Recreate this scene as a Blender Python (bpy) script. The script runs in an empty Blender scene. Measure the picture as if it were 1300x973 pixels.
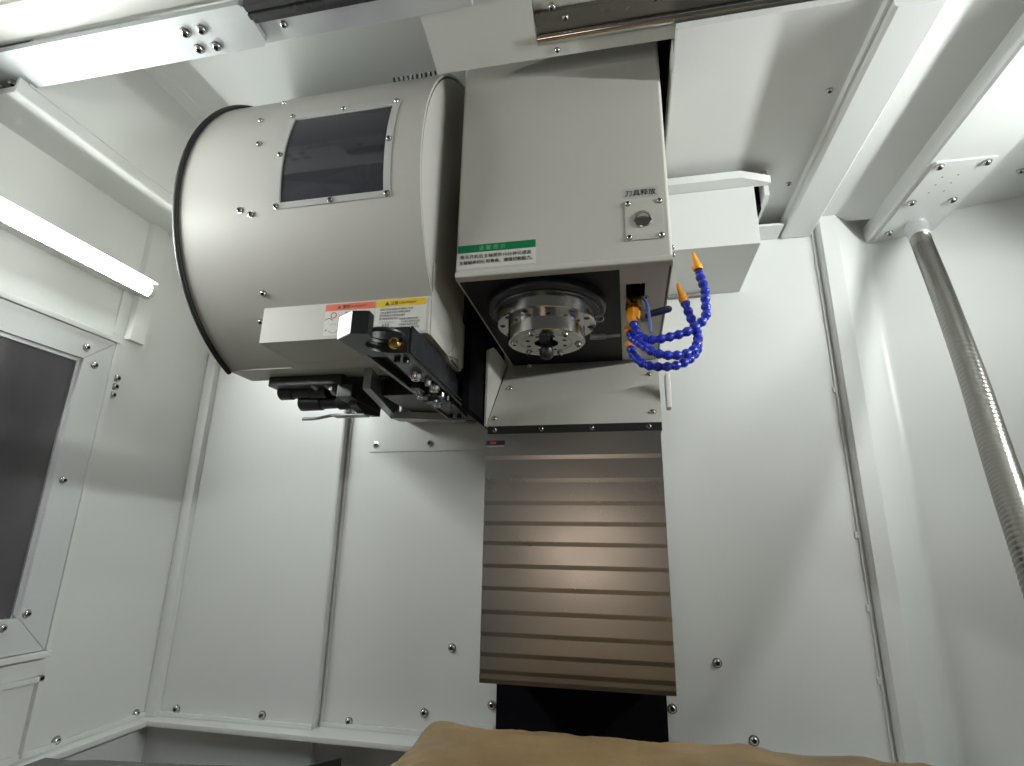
import bpy, bmesh, math, random
from mathutils import Vector, Matrix, Quaternion
random.seed(7)
SC = bpy.context.scene
COL = SC.collection

# ---------------------------------------------------------------- camera
cam = bpy.data.cameras.new('camera')
cam.sensor_width = 36.0
cam.lens = 19.242
cam.clip_start = 0.02
cam.clip_end = 200
cam_o = bpy.data.objects.new('camera', cam)
COL.objects.link(cam_o)
right = Vector((0.97948816, 0.20085826, 0.01609058))
down = Vector((-0.04102494, 0.27696378, -0.96000418))
fwd = Vector((-0.19728128, 0.93965261, 0.27952295))
M = Matrix.Identity(4)
for i in range(3):
    M[i][0] = right[i]; M[i][1] = -down[i]; M[i][2] = -fwd[i]
cam_o.matrix_world = M
SC.camera = cam_o

# ---------------------------------------------------------------- world, lamps outside the enclosure, exposure
W = bpy.data.worlds.new('World'); SC.world = W; W.use_nodes = True
bg = W.node_tree.nodes['Background']
bg.inputs[0].default_value = (0.80, 0.84, 0.80, 1); bg.inputs[1].default_value = 0.075
def area_lamp(name, loc, direction, sx, sy, power, colour):
    l = bpy.data.lights.new(name, 'AREA'); l.shape = 'RECTANGLE'; l.size = sx; l.size_y = sy
    l.energy = power; l.color = colour
    o = bpy.data.objects.new(name, l); COL.objects.link(o); o.location = loc
    o.rotation_euler = Vector(direction).to_track_quat('-Z', 'Y').to_euler()
    return o
# warm shop light that comes in through the open operator door behind the camera
area_lamp('workshop_light', (-0.20, -0.55, -0.03), (0, 1, 0), 0.34, 0.22, 0.8, (1.0, 0.81, 0.65))
SC.view_settings.view_transform = 'Standard'
SC.view_settings.look = 'None'
SC.view_settings.exposure = 0.2
SC.view_settings.gamma = 1.0
TUBE = 118.0          # left work light
TUBE_R = 185.0        # right work light, just outside the picture

# ---------------------------------------------------------------- materials
def mat(name, col, rough=0.5, metal=0.0, bump=0.0, bscale=400.0, var=0.0, vscale=6.0, emit=None, estr=0.0, stretch=None, rvar=0.0, coat=0.0, spec=None):
    m = bpy.data.materials.new(name); m.use_nodes = True
    nt = m.node_tree; N = nt.nodes; L = nt.links
    b = N['Principled BSDF']
    b.inputs['Base Color'].default_value = (*col, 1)
    b.inputs['Roughness'].default_value = rough
    b.inputs['Metallic'].default_value = metal
    if spec is not None: b.inputs['Specular IOR Level'].default_value = spec
    if coat: b.inputs['Coat Weight'].default_value = coat
    if emit:
        b.inputs['Emission Color'].default_value = (*emit, 1); b.inputs['Emission Strength'].default_value = estr
    if bump or var or rvar:
        tc = N.new('ShaderNodeTexCoord'); mp = N.new('ShaderNodeMapping')
        L.new(tc.outputs['Object'], mp.inputs['Vector'])
        if stretch: mp.inputs['Scale'].default_value = stretch
    if bump:
        n = N.new('ShaderNodeTexNoise'); n.inputs['Scale'].default_value = bscale; n.inputs['Detail'].default_value = 2
        L.new(mp.outputs[0], n.inputs['Vector'])
        bp = N.new('ShaderNodeBump'); bp.inputs['Strength'].default_value = bump; bp.inputs['Distance'].default_value = 0.001
        L.new(n.outputs['Fac'], bp.inputs['Height']); L.new(bp.outputs[0], b.inputs['Normal'])
    if var:
        n = N.new('ShaderNodeTexNoise'); n.inputs['Scale'].default_value = vscale; n.inputs['Detail'].default_value = 6
        L.new(mp.outputs[0], n.inputs['Vector'])
        r = N.new('ShaderNodeMapRange'); r.inputs[1].default_value = 0.3; r.inputs[2].default_value = 0.7
        r.inputs[3].default_value = 1 - var; r.inputs[4].default_value = 1 + var
        L.new(n.outputs['Fac'], r.inputs[0])
        mx = N.new('ShaderNodeMix'); mx.data_type = 'RGBA'; mx.blend_type = 'MULTIPLY'; mx.inputs[0].default_value = 1
        mx.inputs[6].default_value = (*col, 1); L.new(r.outputs[0], mx.inputs[7]); L.new(mx.outputs[2], b.inputs['Base Color'])
    if rvar:
        n = N.new('ShaderNodeTexNoise'); n.inputs['Scale'].default_value = vscale * 1.7; n.inputs['Detail'].default_value = 5
        L.new(mp.outputs[0], n.inputs['Vector'])
        r = N.new('ShaderNodeMapRange'); r.inputs[1].default_value = 0.3; r.inputs[2].default_value = 0.7
        r.inputs[3].default_value = rough - rvar; r.inputs[4].default_value = rough + rvar
        L.new(n.outputs['Fac'], r.inputs[0]); L.new(r.outputs[0], b.inputs['Roughness'])
    return m

MT = {}
MT['white'] = mat('white_powder_coat', (0.715, 0.728, 0.71), 0.36, bump=0.16, bscale=260, var=0.018, vscale=3, rvar=0.06)
MT['beige'] = mat('beige_machine_paint', (0.475, 0.461, 0.420), 0.50, bump=0.10, bscale=420, var=0.02, vscale=4, rvar=0.05)
MT['grey_beam'] = mat('grey_beam_paint', (0.50, 0.50, 0.46), 0.42, bump=0.10, bscale=420, var=0.03, vscale=4)
MT['alu'] = mat('anodised_aluminium', (0.72, 0.74, 0.75), 0.42, metal=0.75, bump=0.05, bscale=900, var=0.05, vscale=9, rvar=0.08)
MT['plate'] = mat('bare_aluminium_plate', (0.46, 0.475, 0.475), 0.5, metal=0.35, bump=0.05, bscale=700, var=0.07, vscale=14, rvar=0.08)
MT['steel'] = mat('bright_ground_steel', (0.58, 0.565, 0.53), 0.13, metal=1.0, bump=0.03, bscale=900, rvar=0.05, vscale=20)
MT['bolt'] = mat('zinc_bolt', (0.55, 0.55, 0.54), 0.25, metal=1.0)
MT['socket'] = mat('bolt_socket', (0.02, 0.02, 0.02), 0.6)
MT['cover'] = mat('brushed_stainless_plate', (0.40, 0.385, 0.362), 0.29, metal=1.0, var=0.03, vscale=4, rvar=0.025, stretch=(1, 1, 1.5))
MT['black'] = mat('black_oxide', (0.012, 0.012, 0.014), 0.38, bump=0.05, bscale=500)
MT['rubber'] = mat('black_rubber', (0.012, 0.012, 0.013), 0.6)
MT['void'] = mat('matt_black', (0.004, 0.004, 0.006), 0.9, spec=0.1)  # one flat black shared by openings, slot, bore, gap fill and drive housing
MT['cast'] = mat('dark_cast_iron', (0.014, 0.013, 0.017), 0.55, spec=0.25, bump=0.15, bscale=300, var=0.12, vscale=10)
MT['armgrey'] = mat('blackened_steel_arm', (0.055, 0.060, 0.066), 0.33, metal=0.6, bump=0.06, bscale=500, var=0.10, vscale=20, rvar=0.08)
MT['armedge'] = mat('machined_steel_edge', (0.30, 0.315, 0.32), 0.38, metal=0.7, var=0.12, vscale=30)
MT['brown'] = mat('brown_primer', (0.22, 0.165, 0.135), 0.7, var=0.15, vscale=6)
MT['railbrown'] = mat('oiled_brown_rail', (0.15, 0.135, 0.12), 0.25, metal=0.7, rvar=0.06, vscale=12)
MT['raildark'] = mat('dark_rail_seal', (0.035, 0.035, 0.036), 0.3, rvar=0.05, vscale=12)
MT['brass'] = mat('brass', (0.66, 0.42, 0.14), 0.25, metal=1.0, rvar=0.06, vscale=40)
MT['orange'] = mat('orange_plastic', (0.90, 0.36, 0.02), 0.38)
MT['blue'] = mat('blue_plastic', (0.013, 0.030, 0.40), 0.30)
MT['navy'] = mat('navy_grip', (0.012, 0.014, 0.06), 0.45)
MT['bluetube'] = mat('blue_air_tube', (0.10, 0.15, 0.42), 0.3)
MT['conduit'] = mat('braided_steel_conduit', (0.29, 0.278, 0.255), 0.28, metal=1.0, bump=0.2, bscale=700)
MT['kraft'] = mat('waxed_kraft_paper', (0.20, 0.130, 0.058), 0.50, bump=0.35, bscale=90, var=0.34, vscale=7, rvar=0.14)
MT['dkgrey'] = mat('grey_way_cover', (0.10, 0.10, 0.10), 0.45, var=0.06)
MT['green'] = mat('green_print', (0.0, 0.16, 0.055), 0.4)
MT['greentext'] = mat('pale_green_print', (0.16, 0.42, 0.24), 0.4)
MT['sticker'] = mat('white_sticker', (0.58, 0.575, 0.53), 0.35)
MT['clear'] = mat('grey_clear_sticker', (0.40, 0.40, 0.40), 0.3)
MT['ink'] = mat('black_ink', (0.03, 0.03, 0.03), 0.5)
MT['greyink'] = mat('grey_ink', (0.24, 0.235, 0.23), 0.5)
MT['red'] = mat('orange_red_print', (0.62, 0.13, 0.06), 0.4)
MT['redink'] = mat('red_ink', (0.45, 0.06, 0.05), 0.4)
MT['yellow'] = mat('yellow_print', (0.66, 0.44, 0.015), 0.4)
MT['darkprint'] = mat('dark_purple_print', (0.03, 0.015, 0.03), 0.35)
MT['glow'] = mat('led_diffuser', (0.9, 0.9, 0.9), 0.4, emit=(0.955, 1.0, 0.985), estr=TUBE)
MT['glow_right'] = mat('led_diffuser_bright', (0.9, 0.9, 0.9), 0.4, emit=(0.955, 1.0, 0.985), estr=TUBE_R)
MT['glassdark'] = mat('dark_laminated_glass', (0.075, 0.070, 0.076), 0.14, var=0.25, vscale=5)
MT['hubgrey'] = mat('blue_grey_disc', (0.26, 0.26, 0.30), 0.5)
MT['rim'] = mat('acrylic_rim', (0.47, 0.47, 0.45), 0.3)
MT['pot'] = mat('grey_tool_pot', (0.70, 0.70, 0.70), 0.4)
MT['frame'] = mat('silver_frame', (0.66, 0.675, 0.675), 0.42, metal=0.15, var=0.02, vscale=8)

def tinted():
    m = bpy.data.materials.new('smoked_acrylic'); m.use_nodes = True
    nt = m.node_tree; N = nt.nodes; L = nt.links
    for n in list(N): N.remove(n)
    out = N.new('ShaderNodeOutputMaterial'); mx = N.new('ShaderNodeMixShader'); t = N.new('ShaderNodeBsdfTransparent'); g = N.new('ShaderNodeBsdfGlossy')
    t.inputs[0].default_value = (0.55, 0.55, 0.62, 1); g.inputs['Roughness'].default_value = 0.07
    df = N.new('ShaderNodeBsdfDiffuse'); df.inputs[0].default_value = (0.10, 0.10, 0.118, 1)
    m2 = N.new('ShaderNodeMixShader'); m2.inputs[0].default_value = 0.42
    fr = N.new('ShaderNodeFresnel'); fr.inputs[0].default_value = 1.5
    L.new(t.outputs[0], m2.inputs[1]); L.new(df.outputs[0], m2.inputs[2])
    L.new(fr.outputs[0], mx.inputs[0]); L.new(m2.outputs[0], mx.inputs[1]); L.new(g.outputs[0], mx.inputs[2]); L.new(mx.outputs[0], out.inputs[0])
    return m
MT['smoke'] = tinted()

# ---------------------------------------------------------------- helpers
def link(o, parent=None):
    COL.objects.link(o)
    if parent is not None:
        o.parent = parent
        o.matrix_parent_inverse = parent.matrix_basis.inverted()
    return o

def from_bm(name, bm, m, parent=None, bevel=0.0, smooth=False, angle=40):
    if bevel:
        es = [e for e in bm.edges if len(e.link_faces) == 2 and e.calc_face_angle(0) > math.radians(25)]
        if es:
            bmesh.ops.bevel(bm, geom=es, offset=bevel, segments=2, affect='EDGES', profile=0.6, clamp_overlap=True)
    bmesh.ops.recalc_face_normals(bm, faces=bm.faces)
    me = bpy.data.meshes.new(name); bm.to_mesh(me); bm.free()
    ms = m if isinstance(m, (list, tuple)) else [m]
    for x in ms: me.materials.append(MT[x] if isinstance(x, str) else x)
    if smooth or bevel:
        me.shade_smooth()
        me.set_sharp_from_angle(angle=math.radians(angle))
    o = link(bpy.data.objects.new(name, me), parent)
    if bevel:
        w = o.modifiers.new('weighted_normal', 'WEIGHTED_NORMAL'); w.keep_sharp = True; w.weight = 90
    return o

def box(name, x0, x1, y0, y1, z0, z1, m, parent=None, bevel=0.0015):
    bm = bmesh.new()
    r = bmesh.ops.create_cube(bm, size=1)
    for v in bm.verts:
        v.co = Vector((x0 if v.co.x < 0 else x1, y0 if v.co.y < 0 else y1, z0 if v.co.z < 0 else z1))
    return from_bm(name, bm, m, parent, bevel)

def prism(name, poly, axis, a0, a1, m, parent=None, bevel=0.0, smooth=False, angle=40):
    """poly: 2-D points in the two other axes (xyz order without the axis)"""
    bm = bmesh.new()
    def P(p, a):
        if axis == 'x': return (a, p[0], p[1])
        if axis == 'y': return (p[0], a, p[1])
        return (p[0], p[1], a)
    A = [bm.verts.new(P(p, a0)) for p in poly]; B = [bm.verts.new(P(p, a1)) for p in poly]
    n = len(poly)
    bm.faces.new(A); bm.faces.new(B[::-1])
    for i in range(n): bm.faces.new((A[i], B[i], B[(i + 1) % n], A[(i + 1) % n]))
    return from_bm(name, bm, m, parent, bevel, smooth, angle)

def frame_of(d):
    d = Vector(d).normalized()
    a = Vector((0, 0, 1)) if abs(d.z) < 0.9 else Vector((1, 0, 0))
    u = d.cross(a).normalized(); v = d.cross(u)
    return d, u, v

def lathe(name, prof, origin, d, m, parent=None, seg=40, angle=35, matidx=None):
    """prof: list of (radius, distance along d)"""
    bm = bmesh.new(); d, u, v = frame_of(d); o = Vector(origin)
    rings = []
    for r, h in prof:
        if r < 1e-6: rings.append([bm.verts.new(o + d * h)])
        else: rings.append([bm.verts.new(o + d * h + (u * math.cos(t) + v * math.sin(t)) * r) for t in [2 * math.pi * k / seg for k in range(seg)]])
    for q in range(len(rings) - 1):
        a, b = rings[q], rings[q + 1]
        for k in range(seg):
            k2 = (k + 1) % seg
            if len(a) == 1 and len(b) == 1: continue
            if len(a) == 1: f = bm.faces.new((a[0], b[k2], b[k]))
            elif len(b) == 1: f = bm.faces.new((a[k], a[k2], b[0]))
            else: f = bm.faces.new((a[k], a[k2], b[k2], b[k]))
            if matidx: f.material_index = matidx[q]
    return from_bm(name, bm, m, parent, 0, True, angle)

def cyl(name, p0, p1, r, m, parent=None, seg=32, ch=None):
    p0, p1 = Vector(p0), Vector(p1); L = (p1 - p0).length
    c = min(r * 0.12, L * 0.2) if ch is None else ch
    return lathe(name, [(0, 0), (r - c, 0), (r, c), (r, L - c), (r - c, L), (0, L)], p0, p1 - p0, m, parent, seg)

def catmull(pts, n):
    P = [Vector(p) for p in pts]; P = [P[0] * 2 - P[1]] + P + [P[-1] * 2 - P[-2]]
    out = []
    for i in range(1, len(P) - 2):
        for k in range(n):
            t = k / n
            out.append(0.5 * ((2 * P[i]) + (P[i + 1] - P[i - 1]) * t + (2 * P[i - 1] - 5 * P[i] + 4 * P[i + 1] - P[i + 2]) * t * t + (3 * P[i] - P[i - 1] - 3 * P[i + 1] + P[i + 2]) * t ** 3))
    out.append(P[-2]); return out

def tube(name, pts, rad, m, parent=None, seg=12, cap=True):
    bm = bmesh.new(); rings = []; u = None
    for i, p in enumerate(pts):
        d = (pts[min(i + 1, len(pts) - 1)] - pts[max(i - 1, 0)]).normalized()
        if u is None: _, u, _ = frame_of(d)
        u = (u - d * u.dot(d)).normalized(); v = d.cross(u)
        r = rad(i) if callable(rad) else rad
        rings.append([bm.verts.new(p + (u * math.cos(2 * math.pi * k / seg) + v * math.sin(2 * math.pi * k / seg)) * r) for k in range(seg)])
    for a, b in zip(rings, rings[1:]):
        for k in range(seg): bm.faces.new((a[k], a[(k + 1) % seg], b[(k + 1) % seg], b[k]))
    if cap:
        bm.faces.new(rings[0]); bm.faces.new(rings[-1][::-1])
    return from_bm(name, bm, m, parent, 0, True, 60)

def tag(o, label=None, cat=None, group=None, kind=None):
    if label: o['label'] = label
    if cat: o['category'] = cat
    if group: o['group'] = group
    if kind: o['kind'] = kind
    return o

def thing(name, label, cat, loc, group=None, rz=0.0):
    o = bpy.data.objects.new(name, None); o.empty_display_size = 0.05
    COL.objects.link(o); o.location = loc; o.rotation_euler = (0, 0, rz)
    o.matrix_basis = Matrix.Translation(Vector(loc)) @ Matrix.Rotation(rz, 4, 'Z')
    return tag(o, label, cat, group)

# one button-head bolt mesh shared by all
def bolt_mesh():
    prof = [(1.25, 0.0), (1.25, 0.12), (1.0, 0.14), (1.0, 0.45), (0.86, 0.72), (0.55, 0.86), (0.55, 0.86), (0.5, 0.5), (0, 0.5)]
    bm = bmesh.new(); seg = 12; rings = []
    for r, h in prof[:-1]: rings.append([bm.verts.new((r * math.cos(2 * math.pi * k / seg), r * math.sin(2 * math.pi * k / seg), h)) for k in range(seg)])
    for q in range(len(rings) - 1):
        for k in range(seg):
            f = bm.faces.new((rings[q][k], rings[q][(k + 1) % seg], rings[q + 1][(k + 1) % seg], rings[q + 1][k]))
            f.material_index = 1 if q >= 6 else 0; f.smooth = True
    f = bm.faces.new(rings[-1]); f.material_index = 1
    bmesh.ops.remove_doubles(bm, verts=bm.verts, dist=1e-5)
    me = bpy.data.meshes.new('bolt'); bm.to_mesh(me); bm.free()
    me.materials.append(MT['bolt']); me.materials.append(MT['socket'])
    me.set_sharp_from_angle(angle=math.radians(45))
    return me
BOLT = bolt_mesh()
def bolt(p, n, parent, s=0.007, m=None):
    o = bpy.data.objects.new('bolt', BOLT)
    q = Vector(n).to_track_quat('Z', 'Y')
    tilt = Quaternion((random.uniform(-1, 1), random.uniform(-1, 1), 0), 0.05)
    o.matrix_basis = Matrix.Translation(Vector(p)) @ (q @ tilt).to_matrix().to_4x4() @ Matrix.Diagonal((s, s, s, 1))
    return link(o, parent)

def text(name, body, size, x, y, z, m, parent=None, sx=1.0, spacing=1.0, bold=0.0):
    """lettering lying in an x-z plane, facing -y, thin solid"""
    c = bpy.data.curves.new(name, 'FONT'); c.body = body; c.size = size; c.extrude = 0.00012; c.resolution_u = 2
    c.space_character = spacing; c.offset = bold; c.align_x = 'LEFT'
    t = bpy.data.objects.new(name, c); COL.objects.link(t)
    bpy.context.view_layer.update()
    dg = bpy.context.evaluated_depsgraph_get()
    me = bpy.data.meshes.new_from_object(t.evaluated_get(dg))
    bpy.data.objects.remove(t)
    me.name = name; me.materials.clear(); me.materials.append(MT[m])
    me.transform(Matrix.Translation((x, y, z)) @ Matrix.Rotation(math.radians(90), 4, 'X') @ Matrix.Diagonal((sx, 1, 1, 1)))
    return link(bpy.data.objects.new(name, me), parent)

XW = -1.13          # left wall
YB = 1.29           # back wall behind the column
ZL = -0.405         # ledge round the foot of the walls
ZC = 0.76           # ceiling on the right
ZT = 1.005          # high ceiling over the tool magazine

# ================================================================ THE SETTING
# back wall: a flat middle sheet and two proud side sheets with folded edges
bw = tag(box('back_wall', -0.705, 0.473, YB, YB + 0.02, -0.72, ZT + 0.03, 'white', bevel=0), 'white powder coated sheet metal wall behind the column', kind='structure')
prism('wall_panel', [(-1.15, 1.264), (-0.710, 1.264), (-0.704, 1.268), (-0.704, 1.289), (-0.72, 1.289), (-0.72, 1.274), (-1.15, 1.274)], 'z', -0.72, ZT + 0.03, 'white', bw, bevel=0.003)
prism('wall_panel', [(0.4705, 1.2885), (0.4725, 1.273), (0.477, 1.268), (0.511, 1.267), (0.580, 1.334), (0.592, 1.343), (0.602, 1.346), (0.614, 1.343), (0.65, 1.329), (1.02, 1.225), (1.02, 1.245), (0.603, 1.366), (0.507, 1.285), (0.487, 1.2885)], 'z', -0.72, ZC + 0.02, 'white', bw, 0, True, 33)
# thin folded hem lines beside the steps
box('seam_strip', -0.700, -0.694, YB - 0.004, YB, ZL, ZT, 'white', bw, 0.001)
box('seam_strip', 0.462, 0.466, YB - 0.004, YB, ZL, ZC, 'white', bw, 0.001)
for z in (0.33, 0.02, -0.12, -0.25):                # weld tabs on the right hem
    box('weld_tab', 0.457, 0.463, YB - 0.004, YB, z, z + 0.012, 'white', bw, 0.001)
pl = box('access_plate', -0.640, -0.300, YB - 0.003, YB, 0.215, 0.62, 'white', bw, 0.001)
for x, z in ((-0.622, 0.232), (-0.478, 0.234)): bolt((x, YB - 0.003, z), (0, -1, 0), pl, 0.0065)
for x, z in ((-0.398, -0.229), (-0.455, -0.362), (-0.303, -0.337), (0.072, -0.318), (0.166, -0.229), (0.223, -0.363), (-0.631, -0.392)):
    bolt((x, YB, z), (0, -1, 0), bw, 0.0078)
for x, z in ((-1.058, -0.389), (-0.832, -0.386)): bolt((x, 1.264, z), (0, -1, 0), bw, 0.0078)
box('slot_plate', -0.332, -0.298, YB - 0.002, YB, -0.383, -0.374, 'white', bw, 0.001)
box('dark_opening', -0.293, 0.062, YB - 0.003, YB + 0.004, -0.70, -0.20, 'void', bw, 0)

# left wall with the door in it
lw = tag(box('left_wall', XW - 0.02, XW, -0.7, 1.274, -0.72, ZT + 0.03, 'white', bevel=0), 'white sheet metal side wall with the window', kind='structure')
box('corner_strip', XW, XW + 0.03, 1.245, 1.264, ZL, 0.745, 'white', lw, 0.003)
prism('door_post', [(XW, 0.985), (XW + 0.010, 0.992), (XW + 0.012, 1.03), (XW, 1.034)], 'z', 0.44, 0.745, 'white', lw, 0.002)
box('panel_lip', XW, XW + 0.004, 0.955, 0.968, 0.44, 0.60, 'white', lw, 0.001)
for y, z in ((0.990, 0.345), (0.990, 0.325), (0.988, 0.305), (0.972, -0.098), (0.972, -0.121), (0.972, -0.145)):
    bolt((XW, y, z), (1, 0, 0), lw, 0.0075)
for y in (1.035, 1.222): bolt((XW, y, ZL + 0.012), (1, 0, 0), lw, 0.0078)
# lower hatch frame
box('hatch_panel', XW, XW + 0.002, 0.55, 0.962, -0.40, -0.272, 'white', lw, 0.0)
box('hatch_edge', XW, XW + 0.012, 0.962, 0.972, -0.40, -0.262, 'white', lw, 0.001)
box('hatch_edge', XW, XW + 0.012, 0.55, 0.972, -0.272, -0.262, 'white', lw, 0.001)

# right wall, out of view behind the conduit
rw = tag(box('right_wall', 1.00, 1.02, -0.7, 1.25, -0.72, ZC + 0.02, 'white', bevel=0), 'white sheet metal side wall beyond the conduit', kind='structure')

# ledge round the foot of the walls
lg = tag(box('wall_ledge', -1.15, 1.02, 1.222, 1.30, ZL - 0.012, ZL, 'white', bevel=0.003), 'narrow white ledge round the foot of the walls', kind='structure')
box('ledge_strip', XW - 0.005, XW + 0.036, -0.7, 1.2215, ZL - 0.012, ZL, 'white', lg, 0.003)
box('ledge_hem', XW, XW + 0.006, -0.7, 1.25, ZL, ZL + 0.012, 'white', lg, 0.002)
box('ledge_hem', XW, -0.704, 1.257, 1.264, ZL, ZL + 0.010, 'white', lg, 0.002)
box('ledge_hem', -0.70, -0.296, 1.283, YB, ZL, ZL + 0.010, 'white', lg, 0.002)
fl = tag(box('machine_bed', -1.15, 1.02, -0.7, 1.30, -0.74, -0.72, 'dkgrey', bevel=0), 'dark machine bed below the walls', kind='structure')

# ceiling: high sheet over the magazine, lower sheet on the right, soffit on the left
ce = tag(box('ceiling', XW, -0.27, 0.45, YB + 0.02, ZT, ZT + 0.015, 'white', bevel=0), 'white sheet metal roof over the magazine and the head', kind='structure')
prism('soffit', [(XW, 0.745), (-1.0225, 0.745), (-1.020, 0.7475), (-1.020, ZT), (-1.026, ZT), (-1.026, 0.757), (XW, 0.757)], 'y', 0.585, 1.25, 'white', ce, 0.0007)
box('seam_strip', -1.020, -1.0175, 0.60, 1.25, 0.772, 0.776, 'white', ce, 0.0006)
box('seam_strip', -1.020, -0.98, 0.60, 1.25, ZT - 0.002, ZT, 'white', ce, 0.0)
prism('roof_panel', [(0.104, ZC + 0.012), (0.104, ZC + 0.002), (0.106, ZC), (1.02, ZC), (1.02, ZC + 0.012)], 'y', 0.69, YB + 0.01, 'white', ce, 0.001)
box('roof_lip', 0.104, 0.108, 0.748, YB, ZC + 0.0125, ZC + 0.05, 'white', ce, 0.001)
box('roof_lid', -0.27, 0.115, 0.50, 1.31, 1.30, 1.315, 'brown', ce, 0)
box('roof_side', 0.116, 0.128, 0.76, 1.31, ZC + 0.052, 1.30, 'brown', ce, 0)
cl = box('column_casting', -0.24, 0.09, 1.20, 1.288, 0.62, 1.29, 'brown', ce, 0.004)

# two ribs under the right ceiling
def ceiling_rib(name, x0, x1, z0, y0, y1, label):
    t = thing(name, label, 'ceiling beam', ((x0 + x1) / 2, y0, ZC))
    prism('channel', [(x0, ZC), (x0, z0 + 0.004), (x0 + 0.004, z0), (x1 - 0.004, z0), (x1, z0 + 0.004), (x1, ZC)], 'y', y0, y1, 'white', t, 0.0)
    return t
rib = ceiling_rib('ceiling_rib', 0.392, 0.460, 0.72, 0.675, 1.286, 'narrow white boxed rib under the roof beside the white cable box')
box('hem', 0.386, 0.3915, 0.675, 1.286, 0.735, 0.745, 'white', rib, 0.001)
bolt((0.372, 1.12, ZC), (0, 0, -1), rib, 0.005); bolt((0.372, 0.86, ZC), (0, 0, -1), rib, 0.005)
rb2 = ceiling_rib('ceiling_rib', 0.600, 0.735, 0.72, 0.675, 1.350, 'wide white boxed rib under the roof that carries the conduit plate')
cp = box('conduit_plate', 0.612, 0.716, 1.040, 1.335, 0.7165, 0.7199, 'white', rb2, 0.001)
for x, y in ((0.622, 1.052), (0.703, 1.053), (0.626, 1.172), (0.705, 1.176), (0.632, 1.295)): bolt((x, y, 0.7165), (0, 0, -1), cp, 0.0072)
for x, y in ((0.645, 1.09), (0.672, 1.087), (0.645, 1.115), (0.672, 1.113), (0.645, 1.142), (0.672, 1.14)):
    cyl('tapped_hole', (x, y, 0.7164), (x, y, 0.7170), 0.0022, 'greyink', cp, 8)
bolt((0.83, 1.16, ZC), (0, 0, -1), ce, 0.006)

# ================================================================ ROOF CROSS BEAM
cb = thing('roof_crossbeam', 'grey roof door crossbeam with linear rails running above the head', 'beam', (0, 0.6, 0.8))
box('beam_channel', -1.30, 1.00, 0.40, 0.545, 0.800, 0.93, 'grey_beam', cb, 0.004)
box('front_flange', -1.30, 0.95, 0.480, 0.534, 0.7925, 0.799, 'grey_beam', cb, 0.002)
lp = prism('end_plate', [(-1.30, 0.537), (-0.548, 0.537), (-0.540, 0.545), (-0.545, 0.602), (-0.553, 0.610), (-1.30, 0.610)], 'z', 0.7755, 0.7855, 'plate', cb, 0.0015)
for x, y in ((-0.662, 0.563), (-0.632, 0.563), (-0.662, 0.593), (-0.630, 0.594), (-1.045, 0.592), (-1.078, 0.594), (-1.078, 0.560), (-1.045, 0.560)):
    bolt((x, y, 0.7755), (0, 0, -1), lp, 0.0072)
box('rail_base', -1.00, -0.20, 0.546, 0.616, 0.787, 0.80, 'alu', cb, 0.002)
for y0, y1, z0, m in ((0.537, 0.549, 0.772, 'raildark'), (0.5505, 0.560, 0.769, 'raildark'), (0.5615, 0.570, 0.774, 'raildark')):
    box('linear_rail', -0.54, -0.262, y0, y1, z0, 0.7865, m, cb, 0.0015)
bolt((-0.505, 0.588, 0.787), (0, 0, -1), cb, 0.0055)
# middle cover plate: the back strip passes under the rail, the front part ends at the rail slot
mp = prism('cover_plate', [(-0.272, 0.42), (-0.118, 0.42), (-0.113, 0.636), (-0.116, 0.706), (-0.110, 0.712), (0.405, 0.712), (0.405, 0.700), (0.62, 0.70), (0.62, 0.742), (-0.298, 0.735)], 'z', 0.7955, 0.7995, 'grey_beam', cb, 0.0006)
box('slot_ceiling', -0.113, 0.62, 0.42, 0.7105, 0.805, 0.812, 'grey_beam', cb, 0.001)
box('linear_rail', -0.112, 0.40, 0.655, 0.690, 0.7965, 0.8045, 'railbrown', cb, 0.001)
lathe('rail_shaft', [(0, 0), (0.0085, 0), (0.0085, 0.515), (0, 0.515)], (-0.113, 0.699, 0.7945), (1, 0, 0), 'steel', cb, 24)
for x, y in ((-0.083, 0.649), (0.072, 0.664)): bolt((x, y, 0.8), (0, 0, -1), cb, 0.0055)
for x, y, z in ((-0.064, 0.668, 0.7965), (-0.084, 0.724, 0.7955), (0.250, 0.724, 0.7955)): bolt((x, y, z), (0, 0, -1), cb, 0.0045)
for x in (0.440, 0.474): bolt((x, 0.732, 0.7955), (0, 0, -1), cb, 0.0065)

# ================================================================ SPINDLE HEAD
HX0, HX1, HY, HYB, HZ = -0.267, 0.0855, 0.79, 1.275, 0.422
hd = thing('spindle_head', 'boxy beige spindle head above the stainless column cover', 'spindle head', (-0.09, 1.05, HZ))
i_ = 0.0022
prism('casing', [(HX0, HYB), (HX0, HY + 0.006), (HX0 + 0.002, HY + 0.002), (HX0 + 0.006, HY), (HX1 - 0.006, HY), (HX1 - 0.002, HY + 0.002), (HX1, HY + 0.006), (HX1, HYB),
                 (HX1 - i_, HYB), (HX1 - i_, HY + i_), (HX0 + i_, HY + i_), (HX0 + i_, HYB)], 'z', HZ, 1.28, 'beige', hd, 0.0012)
prism('front_hem', [(HY, HZ + 0.0095), (HY - 0.0014, HZ + 0.006), (HY - 0.0006, HZ + 0.001), (HY + 0.003, HZ - 0.002), (HY + 0.014, HZ - 0.002), (HY + 0.014, HZ + 0.004), (HY + 0.004, HZ + 0.0095)], 'x', HX0 + 0.001, HX1 - 0.001, 'beige', hd, 0.0008, True)
box('underside', HX0 + 0.0023, 0.0025, HY + 0.0145, HYB - 0.002, HZ + 0.002, HZ + 0.06, 'cast', hd, 0.0)
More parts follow.
